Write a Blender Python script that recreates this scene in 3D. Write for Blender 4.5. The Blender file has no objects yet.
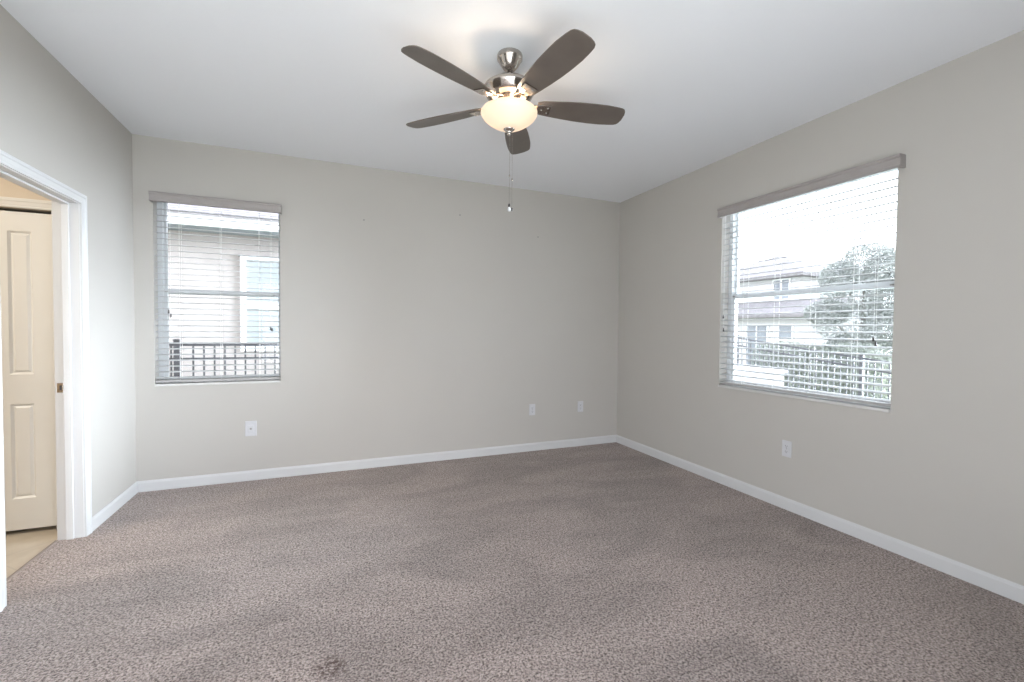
import bpy, bmesh, math, random
from mathutils import Vector, Matrix

random.seed(7)
C = bpy.context.scene
col = C.collection
PI = math.pi

# ------------------------------------------------------------------ camera
F_PX, YAW, PITCH, ROLL = 445.073, 0.391283, -0.026155, 0.009427
CAM = Vector((-3.07327, -4.25875, 1.28684))
fw = Vector((math.sin(YAW) * math.cos(PITCH), math.cos(YAW) * math.cos(PITCH), math.sin(PITCH)))
r0 = Vector((math.cos(YAW), -math.sin(YAW), 0))
u0 = r0.cross(fw)
rt = math.cos(ROLL) * r0 + math.sin(ROLL) * u0
up = -math.sin(ROLL) * r0 + math.cos(ROLL) * u0
cam_data = bpy.data.cameras.new('camera')
cam_data.sensor_width = 36.0
cam_data.lens = F_PX * 36.0 / 1024.0
cam_data.clip_start = 0.02
cam_data.clip_end = 300
cam = bpy.data.objects.new('camera', cam_data)
col.objects.link(cam)
m = Matrix.Identity(4)
for i in range(3):
    m[i][0], m[i][1], m[i][2], m[i][3] = rt[i], up[i], -fw[i], CAM[i]
cam.matrix_world = m
C.camera = cam

# ------------------------------------------------------------------ colour management
C.view_settings.view_transform = 'Standard'
C.view_settings.look = 'None'
C.view_settings.gamma = 1.0
C.view_settings.use_curve_mapping = False
C.view_settings.exposure = 0.20

# ------------------------------------------------------------------ sky (bright overcast)
SKY = 5.0
world = bpy.data.worlds.new('overcast_sky')
C.world = world
world.use_nodes = True
wn = world.node_tree.nodes
wl = world.node_tree.links
wn.clear()
wo = wn.new('ShaderNodeOutputWorld')
wb = wn.new('ShaderNodeBackground')
wt = wn.new('ShaderNodeTexCoord')
wr = wn.new('ShaderNodeValToRGB')
ws = wn.new('ShaderNodeSeparateXYZ')
wl.new(wt.outputs['Generated'], ws.inputs[0])
wl.new(ws.outputs['Z'], wr.inputs[0])
wr.color_ramp.elements[0].position = 0.0
wr.color_ramp.elements[0].color = (0.90, 0.94, 1.0, 1)
wr.color_ramp.elements[1].position = 0.6
wr.color_ramp.elements[1].color = (0.84, 0.90, 1.0, 1)
wl.new(wr.outputs[0], wb.inputs[0])
wb.inputs[1].default_value = SKY
wl.new(wb.outputs[0], wo.inputs[0])


def area_light(name, loc, target, sx, sy, power, color):
    d = bpy.data.lights.new(name, 'AREA')
    d.shape = 'RECTANGLE'
    d.size, d.size_y = sx, sy
    d.energy = power
    d.color = color
    o = bpy.data.objects.new(name, d)
    col.objects.link(o)
    o.location = loc
    o.rotation_euler = (Vector(target) - Vector(loc)).to_track_quat('-Z', 'Y').to_euler()
    return o


# veiled sun behind thin cloud, low beyond the right-hand window
sd = bpy.data.lights.new('veiled_sun', 'SUN')
sd.energy = 31.0
sd.angle = math.radians(36)
sd.color = (0.82, 0.90, 1.0)
sun = bpy.data.objects.new('veiled_sun', sd)
col.objects.link(sun)
sun.rotation_euler = Vector((-0.965, 0.18, -0.075)).to_track_quat('-Z', 'Y').to_euler()

# unseen cool fill light, added behind the camera to brighten the bedroom
area_light('rear_fill_light', (-2.8, -4.80, 1.10), (-2.7, -3.2, 3.4), 2.3, 1.9, 71, (0.88, 0.92, 1.0))
# warm unseen fill light, added to brighten the bathroom beyond the doorway
area_light('bathroom_fill_light', (-5.9, -1.7, 2.6), (-5.7, -1.4, 0), 0.5, 0.5, 35, (1.0, 0.92, 0.80))

# ------------------------------------------------------------------ materials


def mat(name, color, rough=0.6, metal=0.0, noise=None, bump=None, spec=0.5):
    """noise=(scale, color2, detail) mixes a second colour, bump=(scale, strength, distance)"""
    m = bpy.data.materials.new(name)
    m.use_nodes = True
    nt = m.node_tree
    n, l = nt.nodes, nt.links
    b = n['Principled BSDF']
    b.inputs['Base Color'].default_value = (*color, 1)
    b.inputs['Roughness'].default_value = rough
    b.inputs['Metallic'].default_value = metal
    b.inputs['Specular IOR Level'].default_value = spec
    tc = n.new('ShaderNodeTexCoord')
    if noise:
        t = n.new('ShaderNodeTexNoise')
        t.inputs['Scale'].default_value = noise[0]
        t.inputs['Detail'].default_value = noise[2] if len(noise) > 2 else 3
        l.new(tc.outputs['Object'], t.inputs['Vector'])
        r = n.new('ShaderNodeValToRGB')
        r.color_ramp.elements[0].position = 0.35
        r.color_ramp.elements[1].position = 0.65
        r.color_ramp.elements[0].color = (*color, 1)
        r.color_ramp.elements[1].color = (*noise[1], 1)
        l.new(t.outputs['Fac'], r.inputs[0])
        l.new(r.outputs[0], b.inputs['Base Color'])
    if bump:
        t = n.new('ShaderNodeTexNoise')
        t.inputs['Scale'].default_value = bump[0]
        t.inputs['Detail'].default_value = 3
        l.new(tc.outputs['Object'], t.inputs['Vector'])
        bp = n.new('ShaderNodeBump')
        bp.inputs['Strength'].default_value = bump[1]
        bp.inputs['Distance'].default_value = bump[2]
        l.new(t.outputs['Fac'], bp.inputs['Height'])
        l.new(bp.outputs[0], b.inputs['Normal'])
    return m


M = {}
M['wall'] = mat('wall_paint', (0.52, 0.497, 0.462), 0.75, noise=(1.3, (0.508, 0.485, 0.451)), bump=(130, 0.10, 0.002), spec=0.25)
M['ceiling'] = mat('ceiling_paint', (0.845, 0.86, 0.89), 0.9, bump=(45, 0.18, 0.004), spec=0.1)
M['bath_wall'] = mat('bathroom_wall_paint', (0.66, 0.57, 0.46), 0.75, bump=(130, 0.10, 0.002), spec=0.2)
M['trim'] = mat('white_trim_paint', (0.64, 0.64, 0.64), 0.35, noise=(3, (0.625, 0.625, 0.625)), spec=0.4)
M['door'] = mat('cream_door_paint', (0.71, 0.69, 0.645), 0.4, noise=(3, (0.69, 0.67, 0.625)))
M['vinyl'] = mat('white_vinyl', (0.66, 0.68, 0.69), 0.35, noise=(5, (0.645, 0.665, 0.675)))
M['sill'] = mat('sill_stone', (0.64, 0.63, 0.61), 0.3, noise=(14, (0.60, 0.59, 0.57)))
M['slat'] = mat('blind_slat', (0.52, 0.52, 0.525), 0.4, noise=(6, (0.50, 0.50, 0.505)))
M['valance'] = mat('blind_valance_finish', (0.37, 0.34, 0.325), 0.5, noise=(12, (0.35, 0.32, 0.305)))
M['rail'] = mat('bottom_rail_finish', (0.40, 0.39, 0.38), 0.45, noise=(9, (0.38, 0.37, 0.36)))
M['cord'] = mat('white_cord', (0.78, 0.78, 0.77), 0.7, noise=(50, (0.74, 0.74, 0.73)))
M['tassel'] = mat('dark_tassel_plastic', (0.045, 0.04, 0.037), 0.4, noise=(40, (0.07, 0.06, 0.055)))
M['nickel'] = mat('brushed_nickel', (0.52, 0.475, 0.435), 0.17, 1.0, noise=(60, (0.47, 0.43, 0.395)))
M['blade'] = mat('fan_blade_finish', (0.125, 0.103, 0.088), 0.30, noise=(9, (0.107, 0.088, 0.075)))
M['plate'] = mat('outlet_plastic', (0.62, 0.62, 0.635), 0.35, noise=(30, (0.60, 0.60, 0.615)))
M['slot'] = mat('dark_slot', (0.05, 0.05, 0.05), 0.6, noise=(30, (0.06, 0.06, 0.06)))
M['mark'] = mat('grey_wall_mark', (0.30, 0.29, 0.27), 0.8, noise=(30, (0.36, 0.35, 0.33)))
M['threshold'] = mat('threshold_strip', (0.30, 0.25, 0.22), 0.9, noise=(20, (0.26, 0.215, 0.19)))
# outside
M['stucco'] = mat('beige_stucco', (0.36, 0.325, 0.31), 0.9, noise=(4, (0.34, 0.307, 0.293)), bump=(60, 0.3, 0.01))
M['fascia'] = mat('white_fascia', (0.80, 0.80, 0.80), 0.6, noise=(4, (0.77, 0.77, 0.77)))
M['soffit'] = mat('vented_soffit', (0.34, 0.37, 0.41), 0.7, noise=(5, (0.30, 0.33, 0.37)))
M['shingle'] = mat('roof_shingles', (0.16, 0.148, 0.156), 0.9, noise=(6, (0.215, 0.20, 0.208)), bump=(14, 0.4, 0.03))
M['white_stucco'] = mat('white_stucco', (0.52, 0.51, 0.52), 0.9, noise=(2, (0.49, 0.48, 0.49)))
M['dark_glass'] = mat('house_window_glass', (0.15, 0.165, 0.19), 0.12, noise=(1.2, (0.20, 0.22, 0.25)))
M['blue_glass'] = mat('neighbour_window_glass', (0.27, 0.295, 0.31), 0.2, noise=(2.0, (0.31, 0.335, 0.345)))
M['fence'] = mat('black_fence_metal', (0.055, 0.055, 0.065), 0.4, noise=(20, (0.07, 0.07, 0.08)))
M['leaf'] = mat('tree_leaves', (0.29, 0.305, 0.295), 0.6, noise=(2.5, (0.36, 0.375, 0.36)))
M['hedge'] = mat('hedge_leaves', (0.20, 0.22, 0.20), 0.6, noise=(4, (0.28, 0.30, 0.26)))
M['bark'] = mat('tree_bark', (0.24, 0.22, 0.20), 0.9, noise=(20, (0.19, 0.175, 0.16)), bump=(30, 0.5, 0.01))
M['lawn'] = mat('lawn_grass', (0.17, 0.20, 0.12), 0.95, noise=(9, (0.22, 0.25, 0.16), 6), bump=(90, 0.6, 0.03))
M['concrete'] = mat('pale_concrete', (0.46, 0.45, 0.44), 0.9, noise=(5, (0.42, 0.41, 0.40)))


def glass_mat():
    m = bpy.data.materials.new('window_glass')
    m.use_nodes = True
    n, l = m.node_tree.nodes, m.node_tree.links
    n.clear()
    out = n.new('ShaderNodeOutputMaterial')
    mix = n.new('ShaderNodeMixShader')
    tr = n.new('ShaderNodeBsdfTransparent')
    gl = n.new('ShaderNodeBsdfGlossy')
    fr = n.new('ShaderNodeFresnel')
    fr.inputs[0].default_value = 1.35
    tr.inputs[0].default_value = (0.96, 0.97, 0.97, 1)
    gl.inputs['Roughness'].default_value = 0.02
    l.new(fr.outputs[0], mix.inputs[0])
    l.new(tr.outputs[0], mix.inputs[1])
    l.new(gl.outputs[0], mix.inputs[2])
    l.new(mix.outputs[0], out.inputs[0])
    return m


M['glass'] = glass_mat()


def bowl_mat():
    m = mat('frosted_lamp_glass', (0.74, 0.64, 0.54), 0.35)
    b = m.node_tree.nodes['Principled BSDF']
    b.inputs['Emission Color'].default_value = (1.0, 0.78, 0.56, 1)
    b.inputs['Emission Strength'].default_value = 0.30
    n, l = m.node_tree.nodes, m.node_tree.links
    # brighter where the bulbs sit behind the glass is done by the bulbs: translucent shell
    t = n.new('ShaderNodeBsdfTranslucent')
    t.inputs[0].default_value = (0.95, 0.88, 0.78, 1)
    mx = n.new('ShaderNodeMixShader')
    mx.inputs[0].default_value = 0.17
    l.new(b.outputs[0], mx.inputs[1])
    l.new(t.outputs[0], mx.inputs[2])
    l.new(mx.outputs[0], n['Material Output'].inputs[0])
    return m


M['bowl'] = bowl_mat()


def carpet_mat():
    m = bpy.data.materials.new('carpet_pile')
    m.use_nodes = True
    n, l = m.node_tree.nodes, m.node_tree.links
    b = n['Principled BSDF']
    b.inputs['Roughness'].default_value = 0.95
    b.inputs['Specular IOR Level'].default_value = 0.08
    b.inputs['Sheen Weight'].default_value = 0.25
    b.inputs['Sheen Roughness'].default_value = 0.5
    tc = n.new('ShaderNodeTexCoord')

    def noise(scale, detail, rough=0.5, vec=None, dist=0.0):
        t = n.new('ShaderNodeTexNoise')
        t.inputs['Scale'].default_value = scale
        t.inputs['Detail'].default_value = detail
        t.inputs['Roughness'].default_value = rough
        t.inputs['Distortion'].default_value = dist
        l.new(vec or tc.outputs['Object'], t.inputs['Vector'])
        return t.outputs['Fac']

    def ramp(src, p0, c0, p1, c1):
        r = n.new('ShaderNodeValToRGB')
        e = r.color_ramp.elements
        e[0].position, e[1].position = p0, p1
        e[0].color, e[1].color = (*c0, 1), (*c1, 1)
        l.new(src, r.inputs[0])
        return r.outputs[0]

    def mult(a, bb, f=1.0):
        x = n.new('ShaderNodeMix')
        x.data_type = 'RGBA'
        x.blend_type = 'MULTIPLY'
        x.inputs[0].default_value = f
        l.new(a, x.inputs[6])
        l.new(bb, x.inputs[7])
        return x.outputs[2]

    # twisted yarn tufts: dark gaps between light tips
    tuft = noise(112, 3, 0.65, dist=0.5)
    base = ramp(tuft, 0.37, (0.088, 0.062, 0.054), 0.60, (0.50, 0.415, 0.38))
    fleck = ramp(noise(42, 3, 0.7), 0.30, (0.66, 0.62, 0.60), 0.50, (1, 1, 1))
    c1 = mult(base, fleck, 0.8)
    # brushed / trodden pile: large soft patches
    mp = n.new('ShaderNodeMapping')
    mp.inputs['Rotation'].default_value = (0, 0, 0.6)
    mp.inputs['Scale'].default_value = (0.55, 1.3, 1)
    l.new(tc.outputs['Object'], mp.inputs['Vector'])
    patch = ramp(noise(1.9, 4, 0.55, mp.outputs[0], 0.8), 0.36, (0.82, 0.815, 0.81), 0.60, (1.12, 1.11, 1.10))
    c2 = mult(c1, patch, 1.0)
    # one small dark stain near the camera
    ds = n.new('ShaderNodeVectorMath')
    ds.operation = 'DISTANCE'
    l.new(tc.outputs['Object'], ds.inputs[0])
    ds.inputs[1].default_value = (-3.069, -2.47, 0)
    st = ramp(ds.outputs['Value'], 0.03, (1, 1, 1), 0.075, (0, 0, 0))
    sp = ramp(noise(70, 2, 0.6), 0.46, (1, 1, 1), 0.54, (0, 0, 0))
    sm = mult(st, sp)
    mx = n.new('ShaderNodeMix')
    mx.data_type = 'RGBA'
    l.new(sm, mx.inputs[0])
    l.new(c2, mx.inputs[6])
    mx.inputs[7].default_value = (0.085, 0.048, 0.038, 1)
    l.new(mx.outputs[2], b.inputs['Base Color'])
    bp = n.new('ShaderNodeBump')
    bp.inputs['Strength'].default_value = 0.9
    bp.inputs['Distance'].default_value = 0.008
    l.new(tuft, bp.inputs['Height'])
    l.new(bp.outputs[0], b.inputs['Normal'])
    return m


M['carpet'] = carpet_mat()


def tile_mat():
    m = bpy.data.materials.new('beige_floor_tile')
    m.use_nodes = True
    n, l = m.node_tree.nodes, m.node_tree.links
    b = n['Principled BSDF']
    b.inputs['Roughness'].default_value = 0.35
    tc = n.new('ShaderNodeTexCoord')
    mp = n.new('ShaderNodeMapping')
    mp.inputs['Rotation'].default_value = (0, 0, PI / 4)
    l.new(tc.outputs['Object'], mp.inputs['Vector'])
    br = n.new('ShaderNodeTexBrick')
    br.offset = 0.0
    br.inputs['Scale'].default_value = 1.0
    br.inputs['Brick Width'].default_value = 0.45
    br.inputs['Row Height'].default_value = 0.45
    br.inputs['Mortar Size'].default_value = 0.004
    br.inputs['Color1'].default_value = (0.56, 0.49, 0.40, 1)
    br.inputs['Color2'].default_value = (0.54, 0.475, 0.385, 1)
    br.inputs['Mortar'].default_value = (0.49, 0.43, 0.36, 1)
    l.new(mp.outputs[0], br.inputs['Vector'])
    t = n.new('ShaderNodeTexNoise')
    t.inputs['Scale'].default_value = 7
    t.inputs['Detail'].default_value = 5
    l.new(tc.outputs['Object'], t.inputs['Vector'])
    r = n.new('ShaderNodeValToRGB')
    r.color_ramp.elements[0].position = 0.3
    r.color_ramp.elements[0].color = (0.82, 0.80, 0.77, 1)
    r.color_ramp.elements[1].position = 0.7
    l.new(t.outputs['Fac'], r.inputs[0])
    x = n.new('ShaderNodeMix')
    x.data_type = 'RGBA'
    x.blend_type = 'MULTIPLY'
    x.inputs[0].default_value = 1.0
    l.new(br.outputs[0], x.inputs[6])
    l.new(r.outputs[0], x.inputs[7])
    l.new(x.outputs[2], b.inputs['Base Color'])
    return m


M['tile'] = tile_mat()

# ------------------------------------------------------------------ mesh helpers


def add_box(bm, x0, x1, y0, y1, z0, z1, mtx=None):
    vs = []
    for z in (z0, z1):
        for (x, y) in ((x0, y0), (x1, y0), (x1, y1), (x0, y1)):
            p = Vector((x, y, z))
            vs.append(bm.verts.new(mtx @ p if mtx else p))
    for f in ((0, 3, 2, 1), (4, 5, 6, 7), (0, 1, 5, 4), (1, 2, 6, 5), (2, 3, 7, 6), (3, 0, 4, 7)):
        bm.faces.new([vs[i] for i in f])


def add_lathe(bm, prof, center=(0, 0, 0), n=40, closed=False):
    """prof: list of (r, z); axis z"""
    rings = []
    for r, z in prof:
        if r < 1e-5:
            rings.append([bm.verts.new((center[0], center[1], center[2] + z))])
        else:
            rings.append([bm.verts.new((center[0] + r * math.cos(2 * PI * i / n), center[1] + r * math.sin(2 * PI * i / n), center[2] + z)) for i in range(n)])
    pairs = list(zip(rings[:-1], rings[1:]))
    if closed:
        pairs.append((rings[-1], rings[0]))
    for a, b in pairs:
        for i in range(n):
            j = (i + 1) % n
            if len(a) == 1 and len(b) == 1:
                continue
            if len(a) == 1:
                bm.faces.new((a[0], b[j], b[i]))
            elif len(b) == 1:
                bm.faces.new((a[i], a[j], b[0]))
            else:
                bm.faces.new((a[i], a[j], b[j], b[i]))


def add_tube(bm, pts, r, n=8, r_end=None):
    pts = [Vector(p) for p in pts]
    rings = []
    for k, p in enumerate(pts):
        d = (pts[min(k + 1, len(pts) - 1)] - pts[max(k - 1, 0)]).normalized()
        a = d.cross(Vector((0, 0, 1)))
        if a.length < 1e-3:
            a = Vector((1, 0, 0))
        a.normalize()
        b = d.cross(a)
        rr = r if r_end is None else r + (r_end - r) * k / (len(pts) - 1)
        rings.append([bm.verts.new(p + rr * (math.cos(2 * PI * i / n) * a + math.sin(2 * PI * i / n) * b)) for i in range(n)])
    for a, b in zip(rings[:-1], rings[1:]):
        for i in range(n):
            j = (i + 1) % n
            bm.faces.new((a[i], a[j], b[j], b[i]))
    bm.faces.new(rings[0])
    bm.faces.new(rings[-1][::-1])


def add_profile(bm, prof, p0, p1, ax_u, ax_v, m0=(0, 0), m1=(0, 0)):
    """sweep closed profile [(u,v)] from p0 to p1 with axes; m0/m1 = mitre shear per (u,v)"""
    p0, p1, ax_u, ax_v = Vector(p0), Vector(p1), Vector(ax_u), Vector(ax_v)
    d = (p1 - p0).normalized()
    A = [bm.verts.new(p0 + u * ax_u + v * ax_v + d * (m0[0] * u + m0[1] * v)) for u, v in prof]
    B = [bm.verts.new(p1 + u * ax_u + v * ax_v + d * (m1[0] * u + m1[1] * v)) for u, v in prof]
    n = len(prof)
    for i in range(n):
        j = (i + 1) % n
        bm.faces.new((A[i], A[j], B[j], B[i]))
    bm.faces.new(A[::-1])
    bm.faces.new(B)


def add_prism(bm, poly, axis, a0, a1):
    """poly in the plane perpendicular to axis ('x','y','z')"""
    def P(u, v, a):
        return {'x': (a, u, v), 'y': (u, a, v), 'z': (u, v, a)}[axis]
    A = [bm.verts.new(P(u, v, a0)) for u, v in poly]
    B = [bm.verts.new(P(u, v, a1)) for u, v in poly]
    n = len(poly)
    for i in range(n):
        j = (i + 1) % n
        bm.faces.new((A[i], A[j], B[j], B[i]))
    bm.faces.new(A[::-1])
    bm.faces.new(B)


def root_loc(p):
    while p.parent:
        p = p.parent
    return Vector(p.location)


def obj(name, bm, material, parent=None, bevel=0.0, smooth=False, seg=2):
    """verts are given in world space; parts are stored relative to their thing's base"""
    bmesh.ops.recalc_face_normals(bm, faces=bm.faces)
    if parent:
        bmesh.ops.translate(bm, verts=bm.verts, vec=-root_loc(parent))
    me = bpy.data.meshes.new(name)
    bm.to_mesh(me)
    bm.free()
    me.materials.append(material)
    if smooth:
        for p in me.polygons:
            p.use_smooth = True
    o = bpy.data.objects.new(name, me)
    col.objects.link(o)
    o.parent = parent
    if bevel > 0:
        b = o.modifiers.new('bevel', 'BEVEL')
        b.width = bevel
        b.segments = seg
        b.limit_method = 'ANGLE'
        b.angle_limit = math.radians(35)
    return o


def thing(name, label, cat, loc=(0, 0, 0), group=None):
    o = bpy.data.objects.new(name, None)
    o.empty_display_size = 0.05
    col.objects.link(o)
    o.location = loc
    o['label'] = label
    o['category'] = cat
    if group:
        o['group'] = group
    return o


def tag(o, label, cat, group=None, kind=None):
    o['label'] = label
    o['category'] = cat
    if group:
        o['group'] = group
    if kind:
        o['kind'] = kind
    return o


def struct(name, bm, material, label, cat, **k):
    o = obj(name, bm, material, **k)
    o['kind'] = 'structure'
    o['label'] = label
    o['category'] = cat
    return o


NB = bmesh.new

# ------------------------------------------------------------------ room shell
W = 4.448       # bedroom width: x from -W to 0
D = 4.62        # bedroom depth: y from 0 to -D
H = 2.74
XL2 = -W - 0.115   # far face of the left wall
YBATH = -0.60      # closet wall face in the bathroom
# windows
L0, L1 = -4.325, -3.452       # left window opening in the back wall (x)
R0, R1 = -1.437, -2.690       # right window opening in the right wall (y)
ZS, ZT = 0.815, 2.30          # sill and head
# doorway in the left wall
DY0, DY1, DZ = -0.800, -1.520, 2.012


def wall_x(bm, x0, x1, y0, y1, op, z1=H):
    """wall lying in the x direction with one opening (xa, xb, za, zb)"""
    xa, xb, za, zb = op
    add_box(bm, x0, xa, y0, y1, 0, z1)
    add_box(bm, xb, x1, y0, y1, 0, z1)
    if za > 0:
        add_box(bm, xa, xb, y0, y1, 0, za)
    add_box(bm, xa, xb, y0, y1, zb, z1)


def wall_y(bm, y0, y1, x0, x1, op, z1=H):
    ya, yb, za, zb = op
    add_box(bm, x0, x1, y0, ya, 0, z1)
    add_box(bm, x0, x1, yb, y1, 0, z1)
    if za > 0:
        add_box(bm, x0, x1, ya, yb, 0, za)
    add_box(bm, x0, x1, ya, yb, zb, z1)


bm = NB(); add_box(bm, XL2 + 0.0, 0, -D, 0, -0.10, 0)
struct('floor', bm, M['carpet'], 'taupe cut-pile carpet covering the bedroom floor', 'carpet')
bm = NB(); add_box(bm, -7.2, 0.2, -D - 0.15, 0.2, H, H + 0.12)
struct('ceiling', bm, M['ceiling'], 'white textured bedroom ceiling', 'ceiling')
bm = NB(); wall_x(bm, -W, 0.2, 0, 0.2, (L0, L1, ZS, ZT))
wall_back = struct('wall_back', bm, M['wall'], 'light greige wall holding the narrower window', 'wall')
bm = NB(); wall_y(bm, -D, 0, 0, 0.2, (R1, R0, ZS, ZT))
struct('wall_right', bm, M['wall'], 'light greige wall holding the wide window', 'wall')
bm = NB(); wall_y(bm, -D, 0.2, XL2, -W, (DY1 - 0.018, DY0 + 0.018, 0, DZ + 0.018))
struct('wall_left', bm, M['wall'], 'light wall with the cased doorway', 'wall')
bm = NB(); wall_x(bm, -W, 0.0, -D - 0.15, -D, (-4.2, -1.8, 0.0, 2.10))  # rear opening is invented, to go with the added fill light
struct('wall_rear', bm, M['wall'], 'wall behind the camera with a wide unseen opening added for light', 'wall')

# nail marks left on the back wall
for (x, z) in ((-2.775, 2.263), (-1.880, 2.402), (-1.031, 2.262)):
    bm = NB()
    add_lathe(bm, [(0, 0.0), (0.008, 0.0), (0.006, 0.0016), (0, 0.0022)], n=12)
    bmesh.ops.rotate(bm, verts=bm.verts, matrix=Matrix.Rotation(PI / 2, 3, 'X'))
    bmesh.ops.translate(bm, verts=bm.verts, vec=(x, 0, z))
    obj('nail_mark', bm, M['mark'], wall_back)

# baseboards (profile: u = out from the wall, v = up)
BP = [(0, 0), (0.013, 0), (0.013, 0.066), (0.010, 0.074), (0.007, 0.079), (0.0055, 0.083), (0, 0.083)]
bm = NB(); add_profile(bm, BP, (-W, 0, 0), (0, 0, 0), (0, -1, 0), (0, 0, 1), m0=(1, 0), m1=(-1, 0))
struct('baseboard_back', bm, M['trim'], 'white baseboard along the back wall', 'baseboard')
bm = NB(); add_profile(bm, BP, (0, 0, 0), (0, -D, 0), (-1, 0, 0), (0, 0, 1), m0=(1, 0), m1=(-1, 0))
struct('baseboard_right', bm, M['trim'], 'white baseboard along the right wall', 'baseboard')
CW = 0.057
bm = NB()
add_profile(bm, BP, (-W, 0, 0), (-W, DY0 + CW + 0.004, 0), (1, 0, 0), (0, 0, 1), m0=(1, 0))
add_profile(bm, BP, (-W, DY1 - CW - 0.004, 0), (-W, -D, 0), (1, 0, 0), (0, 0, 1), m1=(-1, 0))
struct('baseboard_left', bm, M['trim'], 'white baseboard along the left wall beside the doorway', 'baseboard')

# ------------------------------------------------------------------ doorway casing and jamb
door1 = thing('door_1', 'white cased doorway from the carpeted room to the tiled room', 'doorway', (-W, (DY0 + DY1) / 2, 0))
door1['kind'] = 'structure'
# u from opening edge outward, v proud of the wall
CP = [(0, 0), (0, 0.010), (0.006, 0.012), (0.012, 0.010), (0.018, 0.0115), (0.034, 0.0135), (0.040, 0.0175), (0.052, 0.0175), (CW, 0.014), (CW, 0)]


def casing(parent, wall_x0, sgn, y_hi, y_lo, z_top, name='casing'):
    for (nm, a, b, au, m0, m1) in (
            ('side', (wall_x0, y_hi, 0), (wall_x0, y_hi, z_top), (0, 1, 0), (0, 0), (1, 0)),
            ('side', (wall_x0, y_lo, 0), (wall_x0, y_lo, z_top), (0, -1, 0), (0, 0), (1, 0)),
            ('head', (wall_x0, y_lo, z_top), (wall_x0, y_hi, z_top), (0, 0, 1), (-1, 0), (1, 0))):
        bm = NB()
        add_profile(bm, CP, a, b, au, (sgn, 0, 0), m0, m1)
        obj(name, bm, M['trim'], parent)


casing(door1, -W, 1, DY0 + 0.004, DY1 - 0.004, DZ + 0.004)
casing(door1, XL2, -1, DY0 + 0.004, DY1 - 0.004, DZ + 0.004)
bm = NB()
add_box(bm, XL2, -W, DY0, DY0 + 0.018, 0, DZ + 0.018)
add_box(bm, XL2, -W, DY1 - 0.018, DY1, 0, DZ + 0.018)
add_box(bm, XL2, -W, DY1, DY0, DZ, DZ + 0.018)
obj('jamb', bm, M['trim'], door1)
bm = NB()
for (ya, yb, za, zb) in ((DY0 - 0.011, DY0, 0, DZ), (DY1, DY1 + 0.011, 0, DZ), (DY1 + 0.011, DY0 - 0.011, DZ - 0.011, DZ)):
    add_box(bm, -4.528, -4.493, ya, yb, za, zb)
obj('door_stop', bm, M['trim'], door1, bevel=0.002)
bm = NB()
y = DY0 - 0.0018
add_box(bm, -4.561, -4.533, y, DY0 + 0.0005, 0.886, 0.943)
strike = obj('strike_plate', bm, M['nickel'], door1, bevel=0.0009)
strike['label'] = 'brushed metal strike plate on the jamb'
bm = NB(); add_box(bm, -4.549, -4.539, y - 0.0006, y + 0.0002, 0.901, 0.928)
obj('latch_hole', bm, M['slot'], strike)

bm = NB()
add_profile(bm, [(-0.010, 0), (0.010, 0), (0.006, 0.003), (-0.006, 0.003)], (XL2 - 0.012, DY1, 0), (XL2 - 0.012, DY0, 0), (1, 0, 0), (0, 0, 1))
struct('trim_1', bm, M['threshold'], 'beige strip where the carpet meets the tile', 'threshold')

# ------------------------------------------------------------------ tiled room beyond the doorway
bm = NB(); add_box(bm, -7.0, XL2, -3.2, 0.2, -0.10, -0.004)
struct('floor_bathroom', bm, M['tile'], 'beige tiled floor beyond the doorway', 'floor')
CX0, CX1, CZ = -5.90, -4.656, 1.995
bm = NB()
wall_x(bm, -7.0, XL2, YBATH, YBATH + 0.10, (CX0, CX1, 0, CZ))
struct('wall_closet', bm, M['bath_wall'], 'warm tan wall above the cream closet door', 'wall')
bm = NB(); add_box(bm, -7.1, -7.0, -3.2, 0.2, 0, H)
struct('wall_bathroom_left', bm, M['bath_wall'], 'tan far wall of the tiled room', 'wall')
bm = NB(); add_box(bm, -7.0, XL2, -3.3, -3.2, 0, H)
struct('wall_bathroom_front', bm, M['bath_wall'], 'tan near wall of the tiled room', 'wall')
bm = NB(); add_box(bm, -7.0, XL2, 0.0, 0.2, 0, H)
struct('wall_bathroom_back', bm, M['bath_wall'], 'inner wall of the closet', 'wall')
bm = NB(); add_box(bm, XL2 - 0.001, XL2, YBATH, DY0 + 0.07, 0, H)
struct('wall_bathroom_right', bm, M['bath_wall'], 'tan return wall beside the doorway', 'wall')

closet_frame = thing('trim_2', 'cream casing around the folding closet door', 'door casing', (CX1, YBATH, 0))
closet_frame['kind'] = 'structure'
for (a, b, au, m0, m1) in (
        ((CX1, YBATH, 0), (CX1, YBATH, CZ), (1, 0, 0), (0, 0), (1, 0)),
        ((CX0, YBATH, 0), (CX0, YBATH, CZ), (-1, 0, 0), (0, 0), (1, 0)),
        ((CX0, YBATH, CZ), (CX1, YBATH, CZ), (0, 0, 1), (-1, 0), (1, 0))):
    bm = NB(); add_profile(bm, CP, a, b, au, (0, -1, 0), m0, m1)
    obj('casing', bm, M['door'], closet_frame)

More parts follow.
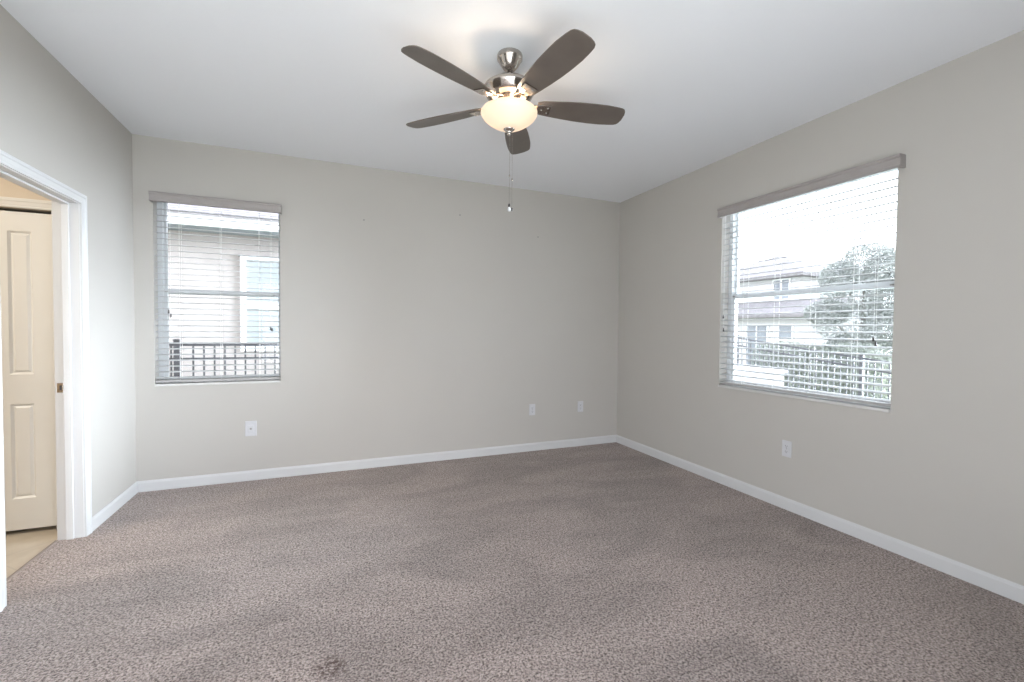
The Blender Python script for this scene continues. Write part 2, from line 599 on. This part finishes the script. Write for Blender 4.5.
LEAF = 0.309
closet = thing('closet_door', 'cream two-panel folding closet door seen through the doorway', 'door', (CX1 - 2 * LEAF, YBATH + 0.02, 0))
for k in range(4):
    xr = CX1 - 0.003 - k * LEAF
    xl = xr - LEAF + 0.004
    z0, z1 = 0.022, 1.972
    y0, y1 = YBATH + 0.004, YBATH + 0.038
    px0, px1 = xl + 0.097, xr - 0.097
    bm = NB()
    # stiles and rails around two recessed fields, each with a raised centre
    add_box(bm, xl, px0, y0, y1, z0, z1)
    add_box(bm, px1, xr, y0, y1, z0, z1)
    for (za, zb) in ((z0, 0.215), (0.802, 0.982), (1.857, z1)):
        add_box(bm, px0, px1, y0, y1, za, zb)
    for (za, zb) in ((0.215, 0.802), (0.982, 1.857)):
        add_box(bm, px0, px1, y0 + 0.012, y1, za, zb)
        s = 0.026
        # sloping moulding down into the field and raised panel
        A = [(px0, za), (px1, za), (px1, zb), (px0, zb)]
        Bq = [(px0 + 0.012, za + 0.012), (px1 - 0.012, za + 0.012), (px1 - 0.012, zb - 0.012), (px0 + 0.012, zb - 0.012)]
        Cq = [(px0 + s, za + s), (px1 - s, za + s), (px1 - s, zb - s), (px0 + s, zb - s)]
        ra = [bm.verts.new((u, y0, v)) for u, v in A]
        rb = [bm.verts.new((u, y0 + 0.011, v)) for u, v in Bq]
        rc = [bm.verts.new((u, y0 + 0.003, v)) for u, v in Cq]
        for q in range(4):
            w = (q + 1) % 4
            bm.faces.new((ra[q], ra[w], rb[w], rb[q]))
            bm.faces.new((rb[q], rb[w], rc[w], rc[q]))
        bm.faces.new(rc)
    obj('door_leaf', bm, M['door'], closet)


# ------------------------------------------------------------------ windows
def make_window(idx, label, place, width, sash_x, zmid):
    """built in local frame: u along the wall, v outward; place(u, v, z) -> world"""
    root = thing('window_%d' % idx, label, 'window', place(width / 2, 0.10, ZS))
    root['kind'] = 'structure'

    def pbox(bm, u0, u1, v0, v1, z0, z1):
        a, b = place(u0, v0, z0), place(u1, v1, z1)
        add_box(bm, min(a[0], b[0]), max(a[0], b[0]), min(a[1], b[1]), max(a[1], b[1]), z0, z1)
    fz0, fz1 = ZS + 0.02, ZT
    f = 0.036
    g = 0.010      # far side: most of the frame is buried behind the drywall return
    fb = 0.012
    bm = NB()
    pbox(bm, 0, f, 0.085, 0.16, fz0, fz1)
    pbox(bm, width - g, width, 0.085, 0.16, fz0, fz1)
    pbox(bm, f, width - g, 0.085, 0.16, fz0, fz0 + fb)
    pbox(bm, f, width - g, 0.085, 0.16, fz1 - 0.008, fz1)
    obj('window_frame', bm, M['vinyl'], root, bevel=0.002)
    for nm, (za, zb), (v0, v1), s, st, sb in (('lower_sash', (fz0 + fb, zmid + 0.022), (0.092, 0.118), 0.026, 0.034, 0.020),
                                              ('upper_sash', (zmid - 0.018, fz1 - 0.008), (0.125, 0.150), 0.016, 0.010, 0.036)):
        bm = NB()
        pbox(bm, f, f + s, v0, v1, za, zb)
        pbox(bm, width - g - 0.012, width - g, v0, v1, za, zb)
        pbox(bm, f + s, width - g - 0.012, v0, v1, za, za + sb)
        pbox(bm, f + s, width - g - 0.012, v0, v1, zb - st, zb)
        sash = obj(nm, bm, M['vinyl'], root, bevel=0.002)
        bm = NB()
        pbox(bm, f + s - 0.004, width - g - 0.008, (v0 + v1) / 2 - 0.002, (v0 + v1) / 2 + 0.002, za + sb - 0.004, zb - st + 0.004)
        obj('pane', bm, M['glass'], sash)
    # sash locks on the meeting rail
    bm = NB()
    pbox(bm, f + 0.012, f + 0.030, 0.082, 0.092, zmid - 0.006, zmid + 0.004)
    pbox(bm, width - f - 0.030, width - f - 0.012, 0.082, 0.092, zmid - 0.006, zmid + 0.004)
    obj('sash_latch', bm, M['mark'], root)
    # sill slab with a small nose past the wall
    bm = NB()
    pbox(bm, 0.001, width - 0.001, -0.012, 0.085, ZS, ZS + 0.019)
    obj('window_sill', bm, M['sill'], root, bevel=0.003)
    return root


PL = lambda u, v, z: (L0 + u, v, z)
PR = lambda u, v, z: (v, R0 - u, z)
make_window(1, 'narrower white window in the back wall', PL, L1 - L0, 0, 1.565)
make_window(2, 'wide white window in the right wall', PR, R0 - R1, 0, 1.580)


def make_blind(label, place, width, cords, tassels, va, vb, slat_tilt):
    root = thing('window_blind', label, 'window blind', place(width / 2, 0.03, ZS + 0.02), 'slatted window blinds')

    def pbox(bm, u0, u1, v0, v1, z0, z1):
        a, b = place(u0, v0, z0), place(u1, v1, z1)
        add_box(bm, min(a[0], b[0]), max(a[0], b[0]), min(a[1], b[1]), max(a[1], b[1]), z0, z1)
    P = lambda u, v, z: Vector(place(u, v, z))
    ax_u = (P(1, 0, 0) - P(0, 0, 0))
    ax_v = (P(0, 1, 0) - P(0, 0, 0))
    # valance: moulded board standing a little proud of the wall, with short returns
    z0, z1 = 2.238, 2.312
    prof = [(-0.046, 0), (-0.060, 0.004), (-0.060, 0.014), (-0.056, 0.018), (-0.056, 0.052), (-0.062, 0.058), (-0.064, 0.066), (-0.060, 0.074), (-0.046, 0.074)]
    bm = NB()
    add_profile(bm, prof, P(va, 0, z0), P(width + vb, 0, z0), ax_v, (0, 0, 1))
    pbox(bm, va, va + 0.010, -0.046, -0.0005, z0, z1)
    pbox(bm, width + vb - 0.010, width + vb, -0.046, -0.0005, z0, z1)
    obj('valance', bm, M['valance'], root)
    bm = NB(); pbox(bm, 0.004, width - 0.004, 0.004, 0.056, ZT - 0.036, ZT - 0.001)
    obj('head_rail', bm, M['vinyl'], root)
    # slats: slightly crowned, level
    bm = NB()
    z = ZS + 0.066
    pitch = 0.0455
    nsl = 0
    w = 0.0255
    while z < ZT - 0.055:
        top = [(0.032 - w, 0.0), (0.032 - w * 0.5, 0.0022), (0.032, 0.0030), (0.032 + w * 0.5, 0.0022), (0.032 + w, 0.0)]
        low = [(v, q - 0.0034) for v, q in reversed(top)]
        tilt = slat_tilt
        pr = [(v, q + (v - 0.032) * tilt) for v, q in top + low]
        add_profile(bm, pr, P(0.006, 0, z), P(width - 0.006, 0, z), ax_v, (0, 0, 1))
        z += pitch
        nsl += 1
    obj('slats', bm, M['slat'], root)
    bm = NB()
    pr = [(0.006, 0.0), (0.006, 0.016), (0.012, 0.0185), (0.052, 0.0185), (0.058, 0.016), (0.058, 0.0)]
    add_profile(bm, pr, P(0.006, 0, ZS + 0.030), P(width - 0.006, 0, ZS + 0.030), ax_v, (0, 0, 1))
    obj('bottom_rail', bm, M['rail'], root)
    for u in cords:
        bm = NB()
        for v in (0.0045, 0.0595):
            pbox(bm, u - 0.0012, u + 0.0012, v - 0.0008, v + 0.0008, ZS + 0.046, ZT - 0.04)
        obj('ladder_cord', bm, M['cord'], root)
    for (u, zz) in tassels:
        bm = NB()
        c = P(u, -0.004, 0)
        add_tube(bm, [(c.x, c.y, zz + 0.03), (c.x, c.y, ZT - 0.045)], 0.0009, 6)
        lc = obj('lift_cord', bm, M['cord'], root)
        bm = NB()
        add_lathe(bm, [(0, 0.032), (0.003, 0.031), (0.0045, 0.020), (0.007, 0.004), (0.006, 0.0), (0, 0)], (c.x, c.y, zz), 12)
        obj('cord_tassel', bm, M['tassel'], lc, smooth=True)
    return root


make_blind('white slatted blind with grey valance on the narrower left window', PL, L1 - L0,
           [0.165, 0.44, 0.715], [(0.095, 1.385), (0.108, 1.355), (0.800, 1.26), (0.811, 1.252)], -0.008, 0.016, 0.09)
make_blind('white slatted blind with grey valance on the wide right window', PR, R0 - R1,
           [0.22, 0.49, 0.76, 1.03], [(0.036, 1.395), (0.040, 1.285), (1.155, 1.235), (1.168, 1.205)], 0.002, 0.038, 0.13)


# ------------------------------------------------------------------ wall plates
def plate_frame(origin, right, normal):
    R_ = Vector(right); N_ = Vector(normal); Z_ = Vector((0, 0, 1))
    mt = Matrix.Identity(4)
    for i in range(3):
        mt[i][0], mt[i][1], mt[i][2], mt[i][3] = R_[i], Z_[i], N_[i], origin[i]
    return mt


def outlet(name, label, cat, origin, right, normal, w, h, style):
    root = thing(name, label, cat, origin, 'wall plates')
    mt = plate_frame(origin, right, normal)
    bm = NB(); add_box(bm, -w / 2, w / 2, -h / 2, h / 2, 0.0, 0.006, mt)
    obj('face_plate', bm, M['plate'], root, bevel=0.003)
    if style == 'duplex':
        for s in (-1, 1):
            cy = s * 0.0195
            bm = NB()
            pts = []
            for i in range(24):
                a = 2 * PI * i / 24
                pts.append((0.0172 * math.cos(a), max(-0.0135, min(0.0135, 0.0172 * math.sin(a)))))
            A = [bm.verts.new(mt @ Vector((x, y + cy, 0.005))) for x, y in pts]
            B = [bm.verts.new(mt @ Vector((x, y + cy, 0.0085))) for x, y in pts]
            for i in range(24):
                bm.faces.new((A[i], A[(i + 1) % 24], B[(i + 1) % 24], B[i]))
            bm.faces.new(B)
            rc = obj('receptacle', bm, M['plate'], root)
            bm = NB()
            add_box(bm, -0.0075, -0.0050, cy - 0.003, cy + 0.006, 0.0084, 0.0088, mt)
            add_box(bm, 0.0050, 0.0075, cy - 0.003, cy + 0.005, 0.0084, 0.0088, mt)
            add_box(bm, -0.0022, 0.0022, cy - 0.010, cy - 0.0055, 0.0084, 0.0088, mt)
            obj('slots', bm, M['slot'], rc)
        bm = NB(); add_box(bm, -0.003, 0.003, -0.003, 0.003, 0.0055, 0.0068, mt)
        obj('screw', bm, M['mark'], root)
    elif style == 'decorator':
        bm = NB(); add_box(bm, -0.0168, 0.0168, -0.0335, 0.0335, 0.005, 0.0085, mt)
        rc = obj('receptacle', bm, M['plate'], root, bevel=0.0012)
        for cy in (-0.018, 0.018):
            bm = NB()
            add_box(bm, -0.0075, -0.0050, cy - 0.003, cy + 0.006, 0.0084, 0.0088, mt)
            add_box(bm, 0.0050, 0.0075, cy - 0.003, cy + 0.005, 0.0084, 0.0088, mt)
            add_box(bm, -0.0022, 0.0022, cy - 0.010, cy - 0.0055, 0.0084, 0.0088, mt)
            obj('slots', bm, M['slot'], rc)
    else:
        bm = NB(); add_box(bm, -0.0215, 0.0215, -0.030, 0.030, 0.005, 0.010, mt)
        rc = obj('jack_insert', bm, M['plate'], root, bevel=0.002)
        bm = NB()
        add_lathe(bm, [(0.0085, 0.0), (0.0085, 0.004), (0.0052, 0.004), (0.0052, 0.011), (0.003, 0.011), (0.003, 0.006), (0, 0.006)], n=16)
        bmesh.ops.transform(bm, verts=bm.verts, matrix=mt @ Matrix.Translation((0, 0.0, 0.0095)))
        obj('jack', bm, M['mark'], rc, smooth=False)


outlet('cable_jack_plate', 'wide white jack plate below the left window, leftmost plate on the back wall', 'wall plate',
       (-3.674, 0, 0.436), (1, 0, 0), (0, -1, 0), 0.086, 0.126, 'jack')
outlet('wall_outlet', 'white double outlet on the back wall, the plate farther from the corner', 'outlet',
       (-1.079, 0, 0.438), (1, 0, 0), (0, -1, 0), 0.071, 0.118, 'duplex')
outlet('wall_outlet', 'white rectangular-faced outlet on the back wall nearest the corner', 'outlet',
       (-0.489, 0, 0.438), (1, 0, 0), (0, -1, 0), 0.071, 0.118, 'decorator')
outlet('wall_outlet', 'white double outlet on the right wall below the wide window', 'outlet',
       (0, -2.058, 0.440), (0, -1, 0), (-1, 0, 0), 0.071, 0.118, 'duplex')

# ------------------------------------------------------------------ ceiling fan
FX, FY = -2.182, -2.030
fan = thing('ceiling_fan', 'five-blade ceiling fan with dark blades and lit glass bowl', 'ceiling fan', (FX, FY, H))
bm = NB()
add_lathe(bm, [(0.0, 2.74), (0.066, 2.74), (0.068, 2.734), (0.067, 2.716), (0.063, 2.712), (0.060, 2.706), (0.050, 2.688), (0.036, 2.670), (0.026, 2.662), (0.0, 2.660)], (FX, FY, 0), 48)
obj('canopy', bm, M['nickel'], fan, smooth=True)
bm = NB(); add_lathe(bm, [(0, 2.668), (0.0125, 2.668), (0.0125, 2.618), (0.020, 2.612), (0.020, 2.600), (0, 2.600)], (FX, FY, 0), 24)
obj('downrod', bm, M['nickel'], fan, smooth=True)
bm = NB()
add_lathe(bm, [(0, 2.612), (0.030, 2.611), (0.070, 2.604), (0.108, 2.590), (0.133, 2.572), (0.140, 2.560), (0.139, 2.552), (0.133, 2.546), (0.122, 2.524), (0.100, 2.506),
               (0.082, 2.498), (0, 2.498)], (FX, FY, 0), 64)
obj('motor_housing', bm, M['nickel'], fan, smooth=True)
bm = NB()
add_lathe(bm, [(0, 2.502), (0.064, 2.502), (0.064, 2.476), (0.058, 2.470), (0.060, 2.462), (0.078, 2.454), (0.080, 2.446), (0.072, 2.442), (0, 2.442)], (FX, FY, 0), 48)
obj('switch_housing', bm, M['nickel'], fan, smooth=True)

blade_phase = 3.5797
BT = math.radians(-13)
for k in range(5):
    a = blade_phase + k * 2 * PI / 5
    mt = Matrix.Translation((FX, FY, 2.482)) @ Matrix.Rotation(a, 4, 'Z')
    mb = mt @ Matrix.Rotation(BT, 4, 'X')
    # blade outline
    half = [(0.150, 0.040), (0.175, 0.050), (0.230, 0.0575), (0.300, 0.0655), (0.380, 0.0725), (0.460, 0.0755), (0.530, 0.0750), (0.590, 0.0695), (0.620, 0.0645), (0.634, 0.057), (0.642, 0.044), (0.648, 0.022)]
    outl = [(x, -y) for x, y in half] + [(x, y) for x, y in reversed(half)]
    bm = NB()
    A = [bm.verts.new(mb @ Vector((x, y, -0.003))) for x, y in outl]
    B = [bm.verts.new(mb @ Vector((x, y, 0.003))) for x, y in outl]
    n = len(outl)
    for i in range(n):
        bm.faces.new((A[i], A[(i + 1) % n], B[(i + 1) % n], B[i]))
    bm.faces.new(A[::-1]); bm.faces.new(B)
    bl = obj('blade', bm, M['blade'], fan, bevel=0.0012)
    # blade iron: curved arm from the housing out to a flared plate below the blade
    bm = NB()
    path = [(0.060, 0.018, 0.018), (0.095, 0.014, 0.012), (0.125, 0.015, 0.000), (0.150, 0.026, -0.007), (0.180, 0.034, -0.0085), (0.225, 0.036, -0.0085)]
    rings = []
    for (x, w, zc) in path:
        mm = mt if x < 0.12 else mb
        rings.append([bm.verts.new(mm @ Vector((x, yy, zc + zz))) for yy, zz in ((-w, -0.0035), (w, -0.0035), (w, 0.0035), (-w, 0.0035))])
    for r1_, r2_ in zip(rings[:-1], rings[1:]):
        for i in range(4):
            j = (i + 1) % 4
            bm.faces.new((r1_[i], r1_[j], r2_[j], r2_[i]))
    bm.faces.new(rings[0]); bm.faces.new(rings[-1][::-1])
    ir = obj('blade_iron', bm, M['nickel'], bl, bevel=0.0015)
    for (sx, sy) in ((0.175, 0), (0.208, 0.018), (0.208, -0.018)):
        bm = NB()
        add_lathe(bm, [(0, -0.0035), (0.004, -0.002), (0.0045, 0.0), (0, 0.0)], (0, 0, 0), 10)
        for v in bm.verts:
            v.co = mb @ Vector((sx + v.co.x, sy + v.co.y, -0.012 + v.co.z))
        obj('screw', bm, M['mark'], ir)

# glass bowl: open-topped frosted shell
bm = NB()
outer = [(0.024, 2.350), (0.060, 2.361), (0.092, 2.377), (0.120, 2.396), (0.139, 2.413), (0.149, 2.429), (0.150, 2.440), (0.144, 2.448)]
inner = [(r - 0.004, z + 0.002) for r, z in reversed(outer)]
add_lathe(bm, outer + inner, (FX, FY, 0), 64, closed=True)
bowl = obj('glass_bowl', bm, M['bowl'], fan, smooth=True)
bowl['label'] = 'lit frosted glass bowl'
bm = NB()
add_lathe(bm, [(0, 2.364), (0.028, 2.360), (0.030, 2.351), (0.024, 2.345), (0.016, 2.342), (0.010, 2.334), (0.012, 2.328), (0.008, 2.320), (0, 2.318)], (FX, FY, 0), 32)
obj('finial', bm, M['nickel'], fan, smooth=True)
# pull chains
for (dx, dy, zend, zc, white) in ((0.002, -0.006, 1.945, 2.10, True), (0.018, -0.004, 1.925, 2.082, False)):
    bm = NB()
    x, y = FX + dx, FY + dy
    add_tube(bm, [(x, y, zend), (x, y, 2.335)], 0.0006, 6)
    z = zend
    while z < 2.33:
        bmesh.ops.create_icosphere(bm, subdivisions=1, radius=0.0013, matrix=Matrix.Translation((x, y, z)))
        z += 0.006
    ch = obj('pull_chain', bm, M['nickel'], fan)
    bm = NB(); add_lathe(bm, [(0, 0.012), (0.0032, 0.010), (0.0032, 0.0), (0, -0.002)], (x, y, zc), 10)
    obj('chain_connector', bm, M['nickel'], ch, smooth=True)
    bm = NB()
    add_lathe(bm, [(0, 0.014), (0.0045, 0.012), (0.006, 0.004), (0.0045, -0.004), (0, -0.006)], (x, y, zend), 12)
    obj('chain_bead', bm, M['tassel'], ch, smooth=True)
    if white:
        bm = NB()
        add_lathe(bm, [(0, -0.004), (0.005, -0.006), (0.0085, -0.014), (0.0085, -0.022), (0.005, -0.028), (0, -0.029)], (x, y, zend), 14)
        obj('chain_knob', bm, M['plate'], ch, smooth=True)

# the bulbs inside the bowl
for k in range(3):
    a = 0.5 + k * 2 * PI / 3
    d = bpy.data.lights.new('fan_bulb_light', 'POINT')
    d.energy = 1.6
    d.color = (1.0, 0.80, 0.58)
    d.shadow_soft_size = 0.022
    o = bpy.data.objects.new('fan_bulb_light', d)
    col.objects.link(o)
    o.location = (FX + 0.105 * math.cos(a), FY + 0.105 * math.sin(a), 2.443)

# ------------------------------------------------------------------ outdoors
# ground: lawn falling gently away to the near side of the right-hand garden
bm = NB()
nx, ny = 30, 30
gv = {}
for i in range(nx + 1):
    for j in range(ny + 1):
        x = -14 + 54 * i / nx
        y = -16 + 56 * j / ny
        z = -0.16
        if x > 1:
            z += min(0, (y - 2.6) * 0.095) * min(1, (x - 1) / 3)
            z = max(z, -0.85)
        z -= 0.012 * max(0, x - 8)
        gv[i, j] = bm.verts.new((x, y, z))
for i in range(nx):
    for j in range(ny):
        bm.faces.new((gv[i, j], gv[i + 1, j], gv[i + 1, j + 1], gv[i, j + 1]))
# leave the footprint of the house clear
g = obj('lawn', bm, M['lawn'], smooth=True)
g['kind'] = 'structure'
g['label'] = 'green lawn outside the windows'
g['category'] = 'ground'


# neighbour's house past the left window
nh = thing('neighbour_house', 'beige stucco neighbouring house outside the left window', 'house', (-4, 3.5, -0.16))
bm = NB(); add_box(bm, -12, 0.6, 3.5, 9, -0.2, 2.72)
obj('wall', bm, M['stucco'], nh)
bm = NB(); add_box(bm, -12.4, 1.0, 2.97, 3.0, 2.655, 2.80)
obj('fascia', bm, M['fascia'], nh)
bm = NB(); add_box(bm, -12.4, 1.0, 3.0, 3.5, 2.655, 2.67)
obj('soffit', bm, M['soffit'], nh)
bm = NB()
yy, zz = 2.93, 2.79
while yy < 6.0:        # overlapping shingle courses
    add_prism(bm, [(yy, zz), (yy + 0.16, zz + 0.055), (yy + 0.16, zz + 0.07), (yy, zz + 0.018)], 'x', -12.5, 1.1)
    yy += 0.14
    zz += 0.058
obj('roof', bm, M['shingle'], nh)
nw = None
bm = NB()
wx0, wx1, wz0, wz1 = -4.29, -3.05, 0.92, 2.345
fr_ = 0.07
add_box(bm, wx0, wx0 + fr_, 3.46, 3.5, wz0, wz1)
add_box(bm, wx1 - fr_, wx1, 3.46, 3.5, wz0, wz1)
add_box(bm, wx0 + fr_, wx1 - fr_, 3.46, 3.5, wz0, wz0 + fr_)
add_box(bm, wx0 + fr_, wx1 - fr_, 3.46, 3.5, wz1 - 0.05, wz1)
add_box(bm, wx0 + fr_, wx1 - fr_, 3.455, 3.5, 1.56, 1.64)
nwf = obj('window_frame', bm, M['fascia'], nh)
bm = NB(); add_box(bm, wx0 + fr_, wx1 - fr_, 3.485, 3.495, wz0 + fr_, wz1 - 0.05)
obj('pane', bm, M['blue_glass'], nwf)
bm = NB(); add_box(bm, wx0 - 0.03, wx1 + 0.03, 3.445, 3.5, wz1, wz1 + 0.014)
obj('window_cap', bm, M['soffit'], nwf)


def fence(name, label, p0, p1, z_top0, z_top1, height, posts, pick=0.103):
    """p0,p1 in plan; tops given at both ends"""
    p0, p1 = Vector((*p0, 0)), Vector((*p1, 0))
    L = (p1 - p0).length
    d = (p1 - p0) / L
    ang = math.atan2(d.y, d.x)
    root = thing(name, label, 'fence', (p0.x, p0.y, z_top0 - height), 'black metal fences')

    def zt(s):
        return z_top0 + (z_top1 - z_top0) * s / L

    def T(s):
        return Matrix.Translation(p0 + d * s + Vector((0, 0, zt(s)))) @ Matrix.Rotation(ang, 4, 'Z')
    slope = math.atan2(z_top1 - z_top0, L)
    for dz in (0.0, -0.16, -(height - 0.12)):
        bm = NB()
        mt = Matrix.Translation(p0 + Vector((0, 0, z_top0 + dz))) @ Matrix.Rotation(ang, 4, 'Z') @ Matrix.Rotation(-slope, 4, 'Y')
        add_box(bm, 0, math.hypot(L, z_top1 - z_top0), -0.014, 0.014, -0.028, 0.0, mt)
        obj('rail', bm, M['fence'], root)
    bm = NB()
    s = 0.05
    while s < L:
        if all(abs(s - q) > 0.05 for q in posts):
            add_box(bm, -0.008, 0.008, -0.008, 0.008, -(height - 0.03), -0.005, T(s))
        s += pick
    obj('picket_panel', bm, M['fence'], root)
    for q in posts:
        bm = NB()
        add_box(bm, -0.026, 0.026, -0.026, 0.026, -height, 0.035, T(q))
        add_box(bm, -0.032, 0.032, -0.032, 0.032, 0.035, 0.05, T(q))
        obj('post', bm, M['fence'], root)


fence('metal_fence', 'black picket fence between the left window and the neighbouring house', (-6.4, 1.8), (-0.9, 1.8), 1.093, 1.086, 1.27, [1.752, 4.1])
fence('metal_fence', 'black picket fence outside the wide right window', (5.0, 2.72), (5.0, -2.4), 1.17, 0.57, 1.28, [0.03, 2.44, 4.9])


# houses past the right window
def hip_roof(bm, x0, x1, y0, y1, ze, zr, ov=0.45, inset=None):
    x0 -= ov; x1 += ov; y0 -= ov; y1 += ov
    ins = inset if inset is not None else (min(x1 - x0, y1 - y0) / 2)
    th = 0.16
    lo = [bm.verts.new(p) for p in ((x0, y0, ze), (x1, y0, ze), (x1, y1, ze), (x0, y1, ze))]
    mi = [bm.verts.new(p) for p in ((x0, y0, ze + th), (x1, y0, ze + th), (x1, y1, ze + th), (x0, y1, ze + th))]
    if (y1 - y0) >= (x1 - x0):
        a, b = (((x0 + x1) / 2, y0 + ins, zr), ((x0 + x1) / 2, y1 - ins, zr))
    else:
        a, b = ((x0 + ins, (y0 + y1) / 2, zr), (x1 - ins, (y0 + y1) / 2, zr))
    va, vb = bm.verts.new(a), bm.verts.new(b)
    bm.faces.new(lo)
    for i in range(4):
        j = (i + 1) % 4
        bm.faces.new((lo[i], lo[j], mi[j], mi[i]))
    if (y1 - y0) >= (x1 - x0):
        bm.faces.new((mi[0], mi[1], va)); bm.faces.new((mi[2], mi[3], vb))
        bm.faces.new((mi[1], mi[2], vb, va)); bm.faces.new((mi[3], mi[0], va, vb))
    else:
        bm.faces.new((mi[3], mi[0], va)); bm.faces.new((mi[1], mi[2], vb))
        bm.faces.new((mi[0], mi[1], vb, va)); bm.faces.new((mi[2], mi[3], va, vb))


def house_window(root, x, y0, y1, z0, z1, mull=0):
    bm = NB()
    f = 0.06
    add_box(bm, x - 0.05, x, y0, y0 + f, z0, z1)
    add_box(bm, x - 0.05, x, y1 - f, y1, z0, z1)
    add_box(bm, x - 0.05, x, y0 + f, y1 - f, z0, z0 + f)
    add_box(bm, x - 0.05, x, y0 + f, y1 - f, z1 - f, z1)
    for i in range(mull):
        c = y0 + (y1 - y0) * (i + 1) / (mull + 1)
        add_box(bm, x - 0.045, x, c - 0.025, c + 0.025, z0 + f, z1 - f)
    fr = obj('window', bm, M['fascia'], root)
    bm = NB(); add_box(bm, x - 0.02, x - 0.008, y0 + f, y1 - f, z0 + f, z1 - f)
    obj('pane', bm, M['dark_glass'], fr)


h1 = thing('white_house', 'white two-storey house beyond the right window, left of the tree', 'house', (17.5, 11, -0.45))
bm = NB(); add_box(bm, 16.0, 22.0, 9.0, 15.5, -0.5, 3.85)
obj('upper_wall', bm, M['white_stucco'], h1)
bm = NB(); hip_roof(bm, 16.0, 22.0, 9.0, 15.5, 3.72, 5.3, 0.4)
obj('upper_roof', bm, M['shingle'], h1)
bm = NB(); add_box(bm, 14.9, 16.0, 7.2, 15.5, -0.5, 1.98)
obj('lower_wall', bm, M['white_stucco'], h1)
bm = NB()
add_prism(bm, [(14.45, 1.90), (14.45, 2.02), (16.02, 2.72), (16.02, 1.90)], 'y', 6.8, 15.9)
obj('lower_roof', bm, M['shingle'], h1)
house_window(h1, 16.0, 9.42, 10.28, 2.72, 3.70, 1)
house_window(h1, 14.9, 9.6, 10.75, -0.35, 1.60, 1)
house_window(h1, 14.9, 8.45, 9.15, 0.9, 1.60, 0)

h2 = thing('grey_roofed_house', 'white house with a hipped roof behind the garden tree', 'house', (24, 8, -0.6))
bm = NB(); add_box(bm, 23.4, 30.4, 1.2, 8.4, -0.8, 4.1)
obj('wall', bm, M['white_stucco'], h2)
bm = NB(); hip_roof(bm, 23.4, 30.4, 1.2, 8.4, 4.0, 6.0, 0.5)
obj('roof', bm, M['shingle'], h2)


def foliage(bm, centre, rad, n, size, seed, flat=1.0):
    rnd = random.Random(seed)
    for _ in range(n):
        while True:
            v = Vector((rnd.uniform(-1, 1), rnd.uniform(-1, 1), rnd.uniform(-1, 1)))
            if 0.25 < v.length < 1:
                break
        v = v.normalized() * (v.length ** 0.45)
        p = Vector(centre) + Vector((v.x * rad[0], v.y * rad[1], v.z * rad[2]))
        a = Vector((rnd.gauss(0, 1), rnd.gauss(0, 1), rnd.gauss(0, 1))).normalized()
        b = a.cross(Vector((rnd.gauss(0, 1), rnd.gauss(0, 1), rnd.gauss(0, 1)))).normalized()
        s = size * rnd.uniform(0.6, 1.3)
        q = [p - a * s, p + b * s * 0.42, p + a * s, p - b * s * 0.42]
        bm.faces.new([bm.verts.new(x) for x in q])


# garden tree: crown made of leafy clumps carried by limbs
tree = thing('garden_tree', 'bushy grey-green tree standing beyond the fence', 'tree', (9.0, 2.55, -0.4))
bm = NB()
add_tube(bm, [(9.0, 2.55, -0.5), (9.02, 2.57, 0.4), (8.98, 2.52, 1.2), (9.0, 2.5, 2.4)], 0.11, 10, 0.05)
trunk = obj('trunk', bm, M['bark'], tree, smooth=True)
clumps = [((9.0, 2.45, 2.95), (0.6, 0.55, 0.5)), ((9.1, 2.0, 2.75), (0.6, 0.55, 0.5)), ((8.9, 3.0, 2.65), (0.55, 0.45, 0.45)),
          ((9.0, 2.6, 2.2), (0.8, 0.85, 0.55)), ((9.1, 1.9, 2.1), (0.6, 0.6, 0.6)), ((8.95, 3.35, 1.80), (0.5, 0.55, 0.32)),
          ((9.0, 2.6, 1.45), (0.9, 1.0, 0.5)), ((9.1, 2.0, 1.4), (0.6, 0.5, 0.5)), ((9.0, 2.6, 0.85), (0.7, 0.75, 0.45))]
for c, r_ in clumps[:7]:
    bm = NB()
    s = Vector((9.0, 2.54, max(0.9, c[2] - 0.9)))
    add_tube(bm, [s, (s + Vector(c)) / 2 + Vector((0, 0, -0.05)), Vector(c)], 0.035, 6, 0.012)
    obj('branch', bm, M['bark'], trunk)
bm = NB()
for i, (c, r_) in enumerate(clumps):
    foliage(bm, c, r_, 5200, 0.032, 100 + i)
obj('foliage', bm, M['leaf'], tree)

# clipped hedge along the far side of the fence
hedge = thing('hedge', 'dark clipped hedge behind the fence, left of the garden tree', 'hedge', (7.6, 3.1, -0.4))
bm = NB()
rnd = random.Random(5)
for i in range(13):
    y = 1.45 + i * 0.22
    foliage(bm, (7.6, y, 0.33 + rnd.uniform(-0.02, 0.02)), (0.36, 0.28, 0.72), 2200, 0.03, 300 + i)
obj('foliage', bm, M['hedge'], hedge)
bm = NB()
for i in range(6):
    y = 1.6 + i * 0.48
    add_tube(bm, [(7.6, y, -0.45), (7.6, y + 0.03, 0.5)], 0.03, 6, 0.015)
obj('stems', bm, M['bark'], hedge)

# low white block in the garden, at the foot of the right window's left side
bm = NB()
add_box(bm, 3.3, 4.5, 1.25, 2.2, -0.3, 0.55)
add_box(bm, 3.26, 4.54, 1.21, 2.24, 0.55, 0.60)
blk = obj('low_garden_wall', bm, M['white_stucco'], bevel=0.01)
tag(blk, 'low white masonry block standing in front of the garden fence', 'garden wall')
